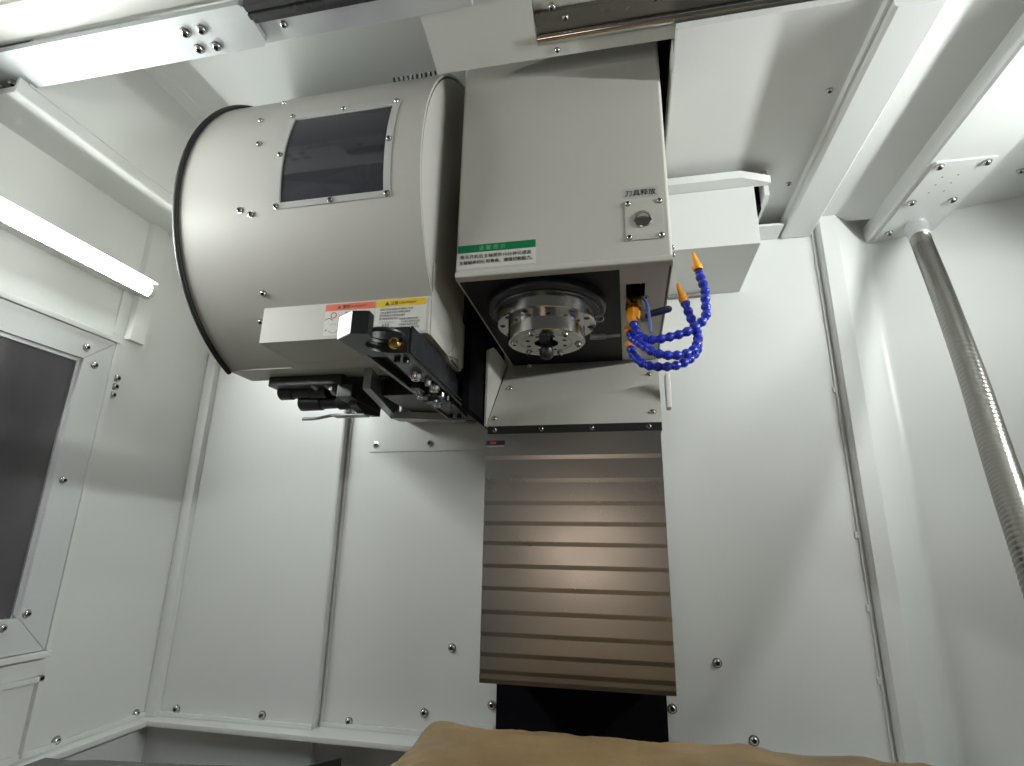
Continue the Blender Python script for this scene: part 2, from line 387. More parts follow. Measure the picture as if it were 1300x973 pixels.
# plate strip on the right of the underside, with a slot for the coolant valve
st = thing('x', None, None, (0, 0, 0)); bpy.data.objects.remove(st)
sx0, sx1, sy0, sy1 = 0.013, 0.045, 0.862, 1.010
box('valve_plate', 0.003, HX1 - 0.005, HY + 0.0145, sy0, HZ - 0.0005, HZ + 0.0035, 'beige', hd, 0.0006)
box('valve_plate', 0.003, HX1 - 0.005, sy1, HYB - 0.003, HZ - 0.0005, HZ + 0.0035, 'beige', hd, 0.0006)
box('valve_plate', 0.003, sx0, sy0, sy1, HZ - 0.0005, HZ + 0.0035, 'beige', hd, 0.0)
box('valve_plate', sx1, HX1 - 0.005, sy0, sy1, HZ - 0.0005, HZ + 0.0035, 'beige', hd, 0.0)
box('slot_back', 0.003, HX1 - 0.006, sy0 - 0.01, sy1 + 0.01, HZ + 0.05, HZ + 0.055, 'void', hd, 0)
for z in (0.430, 0.419 + 0.024): bolt((HX1, 0.800, z + 0.006), (1, 0, 0), hd, 0.004)
# slanted lower apron and its left cheek
AY0, AZ0, AY1, AZ1 = 1.272, 0.4235, 1.085, 0.231
bm = bmesh.new()
fr = [(-0.2775, AY0, AZ0), (0.0845, AY0, AZ0), (0.073, AY1, AZ1), (-0.281, AY1, AZ1)]
nn = Vector((0, -0.707, -0.707)).normalized()
va = [bm.verts.new(p) for p in fr]; vb = [bm.verts.new(Vector(p) - Vector((0, -0.003, 0.003))) for p in fr]
bm.faces.new(va); bm.faces.new(vb[::-1])
for i in range(4): bm.faces.new((va[i], vb[i], vb[(i + 1) % 4], va[(i + 1) % 4]))
ap = from_bm('apron', bm, 'beige', hd, 0.0008)
prism('cheek', [(AY0, AZ0), (AY0, 0.43), (AY1 + 0.05, 0.424), (AY1 + 0.0, 0.40), (AY1, AZ1)], 'x', -0.2855, -0.2815, 'beige', hd, 0.0006)
def on_apron(x, t): return (x, AY0 + (AY1 - AY0) * t - 0.0002, AZ0 + (AZ1 - AZ0) * t - 0.0002)
for x, t in ((-0.2545, 0.43), (-0.268, 0.90), (0.060, 0.29), (0.058, 0.87), (-0.222, 0.04)): bolt(on_apron(x, t), (0, -1, -1), ap, 0.0065)
box('side_bracket', 0.0875, 0.098, 1.13, 1.16, 0.27, 0.345, 'white', hd, 0.003)

# stickers on the head
SY = HY - 0.0004
gs = box('label_sticker', -0.2635, -0.1295, SY - 0.0001, SY + 0.0003, 0.4365, 0.4800, 'sticker', hd, 0)
box('title_band', -0.2635, -0.1300, SY - 0.0004, SY - 0.0001, 0.4660, 0.4800, 'green', gs, 0)
text('lettering', '温馨提示', 0.0092, -0.2268, SY - 0.0006, 0.4695, 'greentext', gs, 1.0, 1.7)
text('lettering', '每天开机后主轴预热10分钟可提高', 0.0078, -0.2585, SY - 0.0004, 0.4550, 'ink', gs, 1.0, 1.08)
text('lettering', '主轴轴承的使用寿命、增强切削能力。', 0.0078, -0.2600, SY - 0.0004, 0.4445, 'ink', gs, 0.98, 1.0, 0.00008)
rs = box('name_sticker', 0.0125, 0.0695, SY - 0.0001, SY + 0.0003, 0.5385, 0.5575, 'clear', hd, 0)
text('lettering', '刀具释放', 0.0122, 0.0165, SY - 0.0004, 0.5430, 'ink', rs, 1.0, 1.03, 0.0001)
rp = box('button_plate', 0.0155, 0.0745, HY - 0.0022, HY + 0.0005, 0.4610, 0.5325, 'beige', hd, 0.0005)
for x in (0.0205, 0.070):
    for z in (0.4660, 0.5275): bolt((x, HY - 0.0022, z), (0, -1, 0), rp, 0.0042)
lathe('release_button', [(0.0145, 0), (0.0145, 0.003), (0.0125, 0.0042), (0.0108, 0.0042), (0.0104, 0.0034), (0.0098, 0.0034), (0.0094, 0.0045), (0.0060, 0.0052), (0, 0.0054)], (0.0425, HY - 0.0022, 0.4965), (0, -1, 0), 'steel', rp, 32)

# spindle nose
SX, SYc = -0.131, 0.920
sp = lathe('spindle_nose', [(0.105, -0.005), (0.108, 0.0), (0.108, 0.018), (0.104, 0.022), (0.096, 0.022), (0.095, 0.025), (0.0895, 0.025)], (SX, SYc, 0.427), (0, 0, -1), 'black', hd, 64)
fr_ = lathe('nose_flange', [(0.0895, 0), (0.0895, 0.040), (0.0880, 0.0415), (0.0695, 0.0415)], (SX, SYc, 0.4195), (0, 0, -1), 'steel', sp, 72)
lathe('nose_ring', [(0.0695, 0), (0.0695, 0.0315), (0.0680, 0.0330), (0.0470, 0.0330), (0.0465, 0.0318), (0.0455, 0.0318), (0.0450, 0.0330), (0.0215, 0.0330), (0.0200, 0.0310), (0.0130, -0.03)], (SX, SYc, 0.3785), (0, 0, -1), 'steel', sp, 72)
for k in range(12):
    a = 2 * math.pi * (k + 0.35) / 12
    p = (SX + 0.0795 * math.cos(a), SYc + 0.0795 * math.sin(a), 0.3779)
    cyl('bolt_hole', (p[0], p[1], 0.3776), (p[0], p[1], 0.380), 0.0052, 'socket', sp, 12, 0)
for k in range(6):
    a = 2 * math.pi * (k + 0.2) / 6
    bolt((SX + 0.0575 * math.cos(a), SYc + 0.0575 * math.sin(a), 0.3455), (0, 0, -1), sp, 0.0058)
for k in range(8):
    a = 2 * math.pi * (k + 0.6) / 8
    cyl('bolt_hole', (SX + 0.0355 * math.cos(a), SYc + 0.0355 * math.sin(a), 0.3452), (SX + 0.0355 * math.cos(a), SYc + 0.0355 * math.sin(a), 0.348), 0.0038, 'socket', sp, 10, 0)
for s in (-1, 1):
    box('drive_key', SX - 0.0085, SX + 0.0085, SYc + s * 0.024 - 0.009, SYc + s * 0.024 + 0.009, 0.3385, 0.3470, 'black', sp, 0.0015)
lathe('taper_bore', [(0.0199, 0), (0.0090, 0.05), (0, 0.05)], (SX, SYc, 0.3472), (0, 0, 1), 'void', sp, 32)
lathe('pull_stud', [(0, -0.03), (0.011, -0.03), (0.011, 0.008), (0.0135, 0.010), (0.0135, 0.018), (0.008, 0.026), (0.0, 0.027)], (SX, SYc + 0.004, 0.344), (0, 0, -1), 'black', sp, 20)
# orientation sensor and its lead beside the nose
lathe('sensor', [(0, 0), (0.0055, 0), (0.0055, 0.028), (0.003, 0.029), (0.003, 0.055), (0, 0.055)], (SX + 0.076, SYc + 0.040, 0.368), (1, 0.1, 0.04), 'armedge', hd, 14)
tube('ring_clip', [Vector((SX + 0.095 + 0.008 * math.cos(t / 10 * 6.28), SYc + 0.02, 0.395 + 0.006 * math.sin(t / 10 * 6.28))) for t in range(11)], 0.0012, 'armedge', hd, 6)

# ================================================================ COLUMN WAY COVER
CX0, CX1, CY = -0.281, 0.0695, 1.085
cv = thing('column_way_cover', 'stainless telescopic way cover of stacked plates below the spindle head', 'way cover', (-0.106, 1.18, -0.25))
ts = box('top_strip', CX0 + 0.003, CX1 + 0.003, CY - 0.001, 1.26, 0.2145, 0.2305, 'black', cv, 0.001)
for x in (-0.262, -0.165, -0.063, 0.048): bolt((x, CY - 0.001, 0.2225), (0, -1, 0), ts, 0.0042)
jz = [0.2143, 0.161, 0.115, 0.071, 0.032, -0.006, -0.048, -0.089, -0.131, -0.170, -0.205, -0.234, -0.2495]
for i in range(len(jz) - 1):
    z1, z0 = jz[i], jz[i + 1]
    y = CY + 0.0003 * i
    top = z1 - 0.0002
    prism('cover_plate', [(y + 0.0014, z0), (y, z0 + 0.0080), (y, top), (y + 0.0030, top), (y + 0.0030, z0 + 0.002), (1.262, z0 + 0.002), (1.262, z0)],
          'x', CX0, CX1, 'cover', cv, 0.0003, False, 3)
    for xe in (CX0 + 0.0002, CX1 - 0.0017):
        box('side_return', xe, xe + 0.0015, y + 0.0031, 1.262, z0 + 0.0021, z1 - 0.0005, 'cover', cv, 0)
ms = box('maker_sticker', CX0 + 0.0015, CX0 + 0.0405, CY - 0.0012, CY + 0.0003, 0.186, 0.2005, 'darkprint', cv, 0)
box('red_band', CX0 + 0.010, CX0 + 0.022, CY - 0.0015, CY - 0.0012, 0.1935, 0.1985, 'redink', ms, 0)
box('grey_band', CX0 + 0.002, CX0 + 0.040, CY - 0.0015, CY - 0.0012, 0.1862, 0.1905, 'greyink', ms, 0)

# ================================================================ TOOL MAGAZINE
DYC, DZC, DR = 1.055, 0.634, 0.34
DX0, DX1, DSEAM = -0.775, -0.31, -0.634
mg = thing('tool_magazine', 'beige drum-shaped tool magazine cover with smoked window', 'tool magazine', (-0.54, 1.1, 0.322))
DBACK = 0.985
A0, A1 = 246.5, 101.9       # arc from the flat bottom round the front and over the top
def dp(a, r=DR): return (DYC + r * math.cos(math.radians(a)), DZC + r * math.sin(math.radians(a)))
def arc_sheet(name, xs, angs, r, thick, m, parent, skip=None):
    bm = bmesh.new()
    g = [[bm.verts.new((x, *dp(a, r))) for a in angs] for x in xs]
    for i in range(len(xs) - 1):
        for j in range(len(angs) - 1):
            if skip and skip(0.5 * (xs[i] + xs[i + 1]), 0.5 * (angs[j] + angs[j + 1])): continue
            bm.faces.new((g[i][j], g[i][j + 1], g[i + 1][j + 1], g[i + 1][j]))
    for v in [v for v in bm.verts if not v.link_faces]: bm.verts.remove(v)
    bmesh.ops.recalc_face_normals(bm, faces=bm.faces)
    # extrude inwards for thickness
    geo = bmesh.ops.extrude_face_region(bm, geom=bm.faces[:])
    for v in [e for e in geo['geom'] if isinstance(e, bmesh.types.BMVert)]:
        d = Vector((0, v.co.y - DYC, v.co.z - DZC)); d.normalize(); v.co -= d * thick
    return from_bm(name, bm, m, parent, 0, True, 35)
def arange(a, b, n): return [a + (b - a) * k / n for k in range(n + 1)]
left_shell = arc_sheet('shell_band', [DX0, DSEAM - 0.001], arange(A0, A1, 60), DR, 0.004, 'beige', mg)
wa0, wa1, wx0, wx1 = 162.8, 193.2, -0.566, -0.374
angs = sorted(set(arange(A1, wa0, 34) + arange(wa0, wa1, 12) + arange(wa1, A0, 18)), reverse=True)
arc_sheet('shell', [DSEAM, wx0, wx1, DX1], angs, DR + 0.0032, 0.0045, 'beige', mg, lambda x, a: wx0 < x < wx1 and wa0 < a < wa1)
wn = arc_sheet('window', [-0.579, wx0, wx1, -0.362], sorted(set(arange(160.4, wa0, 2) + arange(wa0, wa1, 12) + arange(wa1, 195.0, 2)), reverse=True), DR + 0.0048, 0.0014, 'rim', mg, lambda x, a: wx0 < x < wx1 and wa0 < a < wa1)
arc_sheet('pane', [wx0, wx1], arange(wa1, wa0, 12), DR + 0.0012, 0.0014, 'smoke', wn)
for x, a in ((-0.5715, 161.6), (-0.47, 161.5), (-0.369, 161.6), (-0.5725, 177.8), (-0.5725, 194.1), (-0.47, 194.1), (-0.368, 194.1), (-0.368, 177.4)):
    bolt((x, *dp(a, DR + 0.0047)), (0, math.cos(math.radians(a)), math.sin(math.radians(a))), wn, 0.0045)
for x, a in ((-0.646, 159.4), (-0.622, 172.3), (-0.646, 193.7), (-0.622, 195.5), (-0.622, 218.5), (-0.648, 227.5), (-0.622, 148.5)):
    bolt((x, *dp(a, DR + (0.0031 if x > -0.63 else -0.0001))), (0, math.cos(math.radians(a)), math.sin(math.radians(a))), mg, 0.0052)
# flat bottom and ends
by0 = dp(A0)[0]
prof = [dp(a, DR - 0.0045) for a in arange(A0, A1, 60)] + [(DBACK, dp(A1)[1] - 0.006), (DBACK, 0.3265)]
prism('end_panel', prof, 'x', DX1 - 0.0035, DX1 - 0.0005, 'beige', mg)
prism('end_panel', prof, 'x', DX0 + 0.001, DX0 + 0.004, 'beige', mg)
box('bottom_panel', DX0 + 0.001, DX1 - 0.004, by0 - 0.004, DBACK, 0.321, 0.3245, 'beige', mg, 0.001)
box('back_panel', DX0 + 0.001, DX1 - 0.001, DBACK + 0.0005, DBACK + 0.0035, 0.322, dp(A1)[1] - 0.002, 'beige', mg, 0)
box('mounting_arm', -0.42, -0.315, DBACK + 0.004, 1.2885, 0.50, 0.72, 'cast', mg, 0.004)
box('inner_hub', DX0 + 0.02, DX1 - 0.02, 0.86, 0.975, 0.45, 0.80, 'hubgrey', mg, 0.01)
for k, a in enumerate((150, 166, 182, 198)):
    c = dp(a, 0.298)
    for x in (-0.44,):
        pt = lathe('tool_pot', [(0, 0), (0.024, 0), (0.024, 0.05), (0.018, 0.055), (0.018, 0.075), (0, 0.075)], (x - 0.06, *c), (1, 0, 0), 'pot' if k in (0, 2) else 'dkgrey', mg, 20)
# black rubber trim on the far rim
tube('rubber_trim', [Vector((DX0 - 0.001, *dp(a, DR + 0.003))) for a in arange(A0, A1, 72)], 0.0052, 'rubber', mg, 8)
# perforated strip on top, near the head
ps = thing('x', None, None, (0, 0, 0)); bpy.data.objects.remove(ps)
for k in range(10):
    x = -0.42 + 0.0095 * k
    cyl('strip_tooth', (x, *dp(135, DR + 0.001)), (x, *dp(135, DR + 0.0115)), 0.0028, 'black', mg, 8)
# lower box that carries the warning stickers
BX0, BX1, BY, BZ0, BZ1 = -0.622, -0.3095, 0.795, 0.328, 0.3955
lb = prism('chute_box', [(BY, BZ1 - 0.0005), (BY, BZ0 + 0.001), (BY + 0.002, BZ0), (0.932, BZ0), (0.932, BZ0 + 0.004), (0.90, 0.36), (0.835, 0.394)], 'x', BX0, BX1, 'beige', mg, 0.001)
WS = BY - 0.0003
sa = box('warning_sticker', -0.500, -0.4085, WS - 0.0001, WS + 0.0004, 0.3345, 0.3925, 'sticker', mg, 0)
box('title_band', -0.500, -0.4088, WS - 0.0004, WS - 0.0001, 0.3800, 0.3925, 'red', sa, 0)
text('lettering', '▲ 警告', 0.0075, -0.478, WS - 0.0006, 0.3835, 'ink', sa, 1.0, 1.0)
text('lettering', 'WARNING', 0.0062, -0.452, WS - 0.0006, 0.3838, 'redink', sa, 0.9, 1.0)
lathe('hazard_circle', [(0.0058, 0), (0.0058, 0.0003), (0.0042, 0.0003), (0.0042, 0)], (-0.4835, WS - 0.0001, 0.3715), (0, -1, 0), 'redink', sa, 24)
def arcmark(cx, cz, r, a0, a1, m, parent, w=0.0016):
    pts = [Vector((cx + r * math.cos(math.radians(a)), WS - 0.0002, cz + r * 0.8 * math.sin(math.radians(a)))) for a in arange(a0, a1, 10)]
    bm = bmesh.new(); n = len(pts)
    va = [bm.verts.new(p * 1) for p in pts]
    vb = [bm.verts.new((cx + (r - w) * math.cos(math.radians(a)), WS - 0.0002, cz + (r - w) * 0.8 * math.sin(math.radians(a)))) for a in arange(a0, a1, 10)]
    for k in range(n - 1): bm.faces.new((va[k], va[k + 1], vb[k + 1], vb[k]))
    return from_bm('arrow_mark', bm, m, parent)
arcmark(-0.492, 0.360, 0.0085, 150, 20, 'ink', sa)
arcmark(-0.482, 0.346, 0.0095, 200, 340, 'greyink', sa)
arcmark(-0.482, 0.350, 0.0075, 30, 150, 'greyink', sa, 0.001)
text('lettering', '▲', 0.006, -0.4985, WS - 0.0003, 0.343, 'greyink', sa)
for k in range(3): text('lettering', '请勿在机器运转时打开', 0.0042, -0.463, WS - 0.0003, 0.3735 - 0.0055 * k, 'greyink', sa, 1.0, 1.0)
sb = box('caution_sticker', -0.4065, -0.3145, WS - 0.0001, WS + 0.0004, 0.3330, 0.3930, 'sticker', mg, 0)
box('title_band', -0.4065, -0.3165, WS - 0.0004, WS - 0.0001, 0.3805, 0.3930, 'yellow', sb, 0)
text('lettering', '▲', 0.0092, -0.390, WS - 0.0006, 0.3830, 'ink', sb)
text('lettering', '注意', 0.0070, -0.3795, WS - 0.0006, 0.3838, 'ink', sb)
text('lettering', 'CAUTION', 0.0058, -0.3645, WS - 0.0006, 0.3842, 'ink', sb, 1.1, 1.1)
rows = ['装卸刀具前请确认主轴停止转动', '刀具重量及长度不得超过规定', '请定期清洁刀套及机械手', '换刀时切勿伸手进入']
for k, r_ in enumerate(rows): text('lettering', r_, 0.0043, -0.3985, WS - 0.0003, 0.3738 - 0.0056 * k, 'greyink', sb, 1.0 if k < 3 else 0.9, 1.0)
for k in range(4): text('lettering', '刀具最大直径及长度', 0.0038, -0.3625 + 0.003 * (k % 2), WS - 0.0003, 0.3553 - 0.0052 * k, 'greyink', sb)
# small tool outline drawing
for x0, x1, z0, z1 in ((-0.400, -0.394, 0.3375, 0.3445), (-0.3925, -0.3885, 0.339, 0.349), (-0.387, -0.384, 0.337, 0.350), (-0.3825, -0.3795, 0.337, 0.350), (-0.378, -0.3725, 0.3405, 0.3435), (-0.398, -0.372, 0.3515, 0.3523)):
    box('drawing_line', x0, x1, WS - 0.0003, WS - 0.0001, z0, z1, 'greyink', sb, 0)
# rear side skirt by the head
prism('side_skirt', [(0.905, 0.3255), (0.925, 0.36), (0.925, 0.42), (1.145, 0.42), (1.145, 0.399), (0.966, 0.319), (0.955, 0.335)], 'x', DX1 + 0.0002, DX1 + 0.0035, 'beige', mg, 0.0006)
prism('side_panel', [(0.802, 0.3285), (0.903, 0.3225), (0.925, 0.36), (0.925, 0.46), (0.80, 0.46)], 'x', DX1 + 0.0004, DX1 + 0.0025, 'beige', mg, 0.0006)

# black drive unit of the arm in the gap between magazine and head
gb = thing('arm_drive', 'black changer drive housing in the gap between magazine and head', 'drive unit', (-0.30, 1.13, 0.245))
box('housing', -0.306, -0.290, 0.985, 1.286, 0.245, 0.78, 'void', gb, 0.003)
box('gearbox', -0.500, -0.3065, 0.992, 1.235, 0.3180, 0.46, 'black', gb, 0.003)
box('gearbox_base', -0.488, -0.396, 1.020, 1.234, 0.2875, 0.3175, 'black', gb, 0.002)
box('gearbox_base', -0.540, -0.3065, 1.236, 1.2855, 0.2885, 0.46, 'black', gb, 0.003)

# ================================================================ TOOL CHANGE ARM
arm = thing('tool_change_arm', 'black double-ended tool change arm below the magazine', 'arm', (-0.352, 0.930, 0.270), None, math.radians(1.5))
def loc(o):      # parts are modelled in the arm's own frame
    o.matrix_parent_inverse = Matrix.Identity(4); return o
loc(prism('arm_body', [(-0.037, -0.203), (0.032, -0.200), (0.034, 0.0), (0.030, 0.262), (-0.036, 0.256), (-0.037, 0.0)], 'z', 0.014, 0.044, 'black', arm, 0.002))
loc(box('side_rib', -0.040, -0.032, -0.203, 0.258, 0.0, 0.016, 'armgrey', arm, 0.002))
loc(box('side_rib', 0.0255, 0.0325, -0.199, 0.262, 0.0, 0.016, 'armgrey', arm, 0.002))
loc(box('side_rib', 0.0328, 0.0365, -0.198, 0.262, 0.004, 0.046, 'armgrey', arm, 0.001))
loc(box('cross_rib', -0.031, 0.025, -0.199, -0.189, 0.001, 0.0135, 'armgrey', arm, 0.0015))
loc(prism('cross_plate', [(-0.006, -0.188), (0.0245, -0.188), (0.0245, -0.050), (-0.014, -0.040), (-0.010, -0.120)], 'z', 0.003, 0.0135, 'armgrey', arm, 0.0015))
loc(prism('cross_plate', [(0.006, 0.250), (-0.030, 0.250), (-0.030, 0.120), (0.012, 0.100), (0.010, 0.180)], 'z', 0.003, 0.0135, 'armgrey', arm, 0.0015))
for x, y in ((0.006, -0.176), (0.0195, -0.172), (-0.021, 0.215), (-0.003, 0.218)):
    loc(cyl('screw', (x, y, 0.004), (x, y, -0.006), 0.0052, 'black', arm, 16))
hub = loc(lathe('hub', [(0.031, -0.010), (0.031, 0.010), (0.028, 0.013), (0.022, 0.013), (0.022, 0.020), (0.012, 0.022), (0.012, 0.028), (0, 0.028)], (-0.003, 0.035, 0.012), (0, 0, -1), 'armgrey', arm, 40))
for k in range(6):
    a = 2 * math.pi * k / 6 + 0.4
    loc(lathe('hub_bolt', [(0.0060, 0), (0.0060, 0.009), (0.0050, 0.010), (0.0030, 0.010), (0.0028, 0.005), (0, 0.005)], (-0.003 + 0.0255 * math.cos(a), 0.035 + 0.0255 * math.sin(a), 0.0), (0, 0, -1), 'bolt' if k % 2 else 'black', arm, 14))
for x, y, r in ((0.008, -0.096, 0.0095), (0.017, -0.060, 0.006), (0.016, -0.020, 0.010), (-0.016, -0.022, 0.007), (-0.012, 0.090, 0.0095), (0.016, 0.082, 0.008), (-0.020, 0.012, 0.006), (0.006, 0.112, 0.006)):
    p_ = loc(lathe('lock_pin', [(r, 0), (r, 0.014), (r * 0.75, 0.018), (r * 0.4, 0.018), (r * 0.36, 0.012), (0, 0.012)], (x, y, 0.008), (0, 0, -1), 'bolt' if r > 0.009 else 'armedge', arm, 18))
for x0, x1, y0, y1, z0 in ((-0.026, -0.008, -0.030, 0.004, -0.004), (0.002, 0.022, 0.052, 0.076, -0.006), (-0.028, -0.014, 0.058, 0.082, -0.003)):
    loc(box('lock_block', x0, x1, y0, y1, z0, 0.013, 'black', arm, 0.002))
jaw = [(-0.045, -0.272), (-0.016, -0.291), (0.007, -0.287), (0.006, -0.270), (-0.004, -0.262), (-0.013, -0.252), (-0.018, -0.240), (-0.016, -0.226), (-0.008, -0.214), (0.004, -0.208), (0.018, -0.206), (0.033, -0.2055), (0.033, -0.2005), (-0.038, -0.2035), (-0.042, -0.235)]
jw = loc(prism('gripper', jaw, 'z', 0.0, 0.034, 'black', arm, 0.0012))
loc(prism('polished_tip_glint', [(-0.0456, -0.2722), (-0.0166, -0.2916), (-0.0160, -0.2912), (-0.0450, -0.2718)], 'z', 0.001, 0.033, 'plate', jw, 0.0))  # pale sliver on the polished chamfer stands for the left tube's reflection
loc(lathe('grip_groove', [(0.026, 0), (0.030, 0.002), (0.030, 0.005), (0.026, 0.007)], (0.010, -0.237, 0.020), (0, 0, -1), 'armgrey', jw, 32))
loc(lathe('brass_plunger', [(0, -0.006), (0.0085, -0.006), (0.0092, 0.0), (0.0092, 0.010), (0.0078, 0.013), (0, 0.014)], (0.017, -0.2075, 0.014), (-0.12, -0.95, -0.25), 'brass', arm, 24))
loc(prism('gripper', [(-0.168, 0.222), (-0.036, 0.258), (0.031, 0.263), (0.030, 0.285), (-0.014, 0.296), (-0.160, 0.262)], 'z', 0.0, 0.016, 'armedge', arm, 0.002))
loc(lathe('grip_recess', [(0, 0), (0.013, 0), (0.0145, 0.002), (0.0145, 0.004)], (0.008, 0.277, -0.0022), (0, 0, 1), 'black', arm, 24))
loc(cyl('arm_shaft', (-0.003, 0.035, 0.044), (-0.003, 0.035, 0.0505), 0.030, 'steel', arm, 28))

# steel guide bar of the changer, fixed under the magazine
tag(prism('guide_bar', [(-0.490, 0.935), (-0.474, 0.935), (-0.528, 1.20), (-0.546, 1.20)], 'z', 0.279, 0.3205, 'armedge', None, 0.002), 'grey steel guide bar under the magazine beside the change arm', 'guide bar')

# ================================================================ POT DROP CYLINDERS under the magazine
pc = thing('pot_cylinder', 'black pneumatic cylinders hanging under the magazine', 'cylinder', (-0.6, 1.0, 0.321))
box('mount_plate', -0.715, -0.55, 0.960, 1.10, 0.300, 0.3205, 'black', pc, 0.002)
box('mount_block', -0.70, -0.555, 0.989, 1.085, 0.3206, 0.40, 'black', pc, 0.003)
lathe('cylinder_body', [(0, 0), (0.014, 0), (0.017, 0.003), (0.017, 0.030), (0.014, 0.032), (0.014, 0.070), (0.016, 0.072), (0.016, 0.11), (0, 0.11)], (-0.715, 1.005, 0.2995), (1, 0, 0), 'black', pc, 28)
lathe('cylinder_body', [(0, 0), (0.015, 0), (0.018, 0.003), (0.018, 0.05), (0.015, 0.052), (0.015, 0.09), (0.018, 0.092), (0.018, 0.135), (0, 0.135)], (-0.680, 1.03, 0.2815), (1, 0, 0), 'black', pc, 28)
lathe('rod_clevis', [(0, 0), (0.017, 0), (0.017, 0.02), (0.010, 0.030), (0, 0.030)], (-0.560, 1.03, 0.2815), (1, 0, 0), 'armedge', pc, 24)
prism('clevis_bracket', [(0.98, 0.30), (1.10, 0.30), (1.10, 0.262), (1.03, 0.252), (0.99, 0.262)], 'x', -0.545, -0.528, 'black', pc, 0.002)
box('clevis_block', -0.56, -0.525, 0.96, 1.08, 0.270, 0.300, 'black', pc, 0.004)
tube('latch_rod', catmull([(-0.665, 1.02, 0.243), (-0.63, 1.02, 0.244), (-0.60, 1.03, 0.252), (-0.56, 1.03, 0.250), (-0.53, 1.03, 0.256)], 6), 0.0035, 'armedge', pc, 8)
box('latch_plate', -0.60, -0.525, 1.02, 1.045, 0.248, 0.2515, 'armedge', pc, 0.001)
for x, z in ((-0.59, 0.30), (-0.62, 0.30), (-0.575, 0.287)):
    lathe('air_fitting', [(0, 0), (0.006, 0), (0.006, 0.012), (0.004, 0.014), (0.004, 0.022), (0, 0.022)], (x, 0.985, z), (0, -1, 0.2), 'armedge', pc, 12)

# ================================================================ COOLANT VALVE AND HOSES
vl = thing('coolant_valve', 'brass coolant ball valve with navy lever under the spindle head', 'valve', (0.028, 0.93, HZ))
tube('elbow', catmull([(0.028, 0.945, 0.480), (0.028, 0.94, 0.440), (0.026, 0.925, 0.422), (0.024, 0.915, 0.400)], 6), lambda i: 0.0135, 'brass', vl, 20)
lathe('hex_nut', [(0, 0), (0.0150, 0), (0.0150, 0.014), (0, 0.014)], (0.0262, 0.922, 0.420), (-0.05, -0.25, -1), 'brass', vl, 6)
lathe('orange_fitting', [(0.0115, 0), (0.0128, 0.003), (0.0128, 0.012), (0.0105, 0.020)], (0.0235, 0.909, 0.393), (-0.03, -0.3, -1), 'orange', vl, 8)
cyl('valve_body', (0.036, 0.925, 0.388), (0.056, 0.925, 0.388), 0.012, 'armedge', vl, 16)
tube('lever', [Vector(p) for p in ((0.048, 0.915, 0.384), (0.056, 0.90, 0.382), (0.070, 0.895, 0.383), (0.084, 0.892, 0.385), (0.0875, 0.892, 0.3855))], lambda i: (0.005, 0.0062, 0.0065, 0.0060, 0.003)[i], 'navy', vl, 14)
tube('air_tube', catmull([(0.040, 0.90, 0.412), (0.046, 0.89, 0.400), (0.049, 0.885, 0.375), (0.0505, 0.882, 0.340)], 8), 0.0026, 'bluetube', vl, 10)
bolt((0.047, 0.915, HZ - 0.001), (0, -0.6, -1), vl, 0.004)

def seg_mesh():
    prof = [(0.0056, -0.0078), (0.0074, -0.0066), (0.0080, -0.0045), (0.0080, -0.0020), (0.0070, 0.0002), (0.0058, 0.0024), (0.0054, 0.0040), (0.0064, 0.0052), (0.0064, 0.0072), (0.0052, 0.0085)]
    bm = bmesh.new(); seg = 16; rings = []
    for r, h in prof: rings.append([bm.verts.new((r * math.cos(2 * math.pi * k / seg), r * math.sin(2 * math.pi * k / seg), h)) for k in range(seg)])
    for a, b in zip(rings, rings[1:]):
        for k in range(seg): bm.faces.new((a[k], a[(k + 1) % seg], b[(k + 1) % seg], b[k]))
    bm.faces.new(rings[0][::-1]); bm.faces.new(rings[-1])
    me = bpy.data.meshes.new('segment'); bm.to_mesh(me); bm.free(); me.materials.append(MT['blue']); me.shade_smooth(); me.set_sharp_from_angle(angle=math.radians(38))
    return me
SEG = seg_mesh()
def coolant_hose(label, pts, fit_dir, nozzle=True, pitch=0.0142):
    t = thing('coolant_hose', label, 'coolant hose', pts[0], 'blue segmented coolant hoses')
    P = catmull(pts, 30); acc = 0.0; d0 = P[1] - P[0]
    lathe('base_fitting', [(0.0085, -0.012), (0.0088, -0.004), (0.0072, 0.0), (0.006, 0.006)], P[0], d0, 'orange', t, 8)
    last = P[0]; nxt = 0.007
    for a, b in zip(P, P[1:]):
        L = (b - a).length
        while acc + L >= nxt:
            p = a.lerp(b, (nxt - acc) / L)
            o = bpy.data.objects.new('segment', SEG)
            o.matrix_basis = Matrix.Translation(p) @ (b - a).to_track_quat('Z', 'Y').to_matrix().to_4x4() @ Matrix.Rotation(random.uniform(0, 6), 4, 'Z')
            link(o, t); nxt += pitch
        acc += L
    if nozzle:
        e = P[-1]; d = (P[-1] - P[-4]).normalized()
        lathe('nozzle', [(0.0072, -0.002), (0.0082, 0.0), (0.0084, 0.006), (0.0066, 0.008), (0.0030, 0.034), (0.0018, 0.034), (0.0016, 0.026), (0, 0.026)], e, d, 'orange', t, 18)
    return t
coolant_hose('blue segmented coolant hose looping out to the higher orange nozzle',
    [(0.023, 0.898, 0.366), (0.030, 0.890, 0.340), (0.046, 0.876, 0.325), (0.076, 0.872, 0.326), (0.110, 0.87, 0.335), (0.136, 0.87, 0.356), (0.139, 0.87, 0.386), (0.140, 0.872, 0.406), (0.136, 0.875, 0.428), (0.133, 0.878, 0.448)], None)
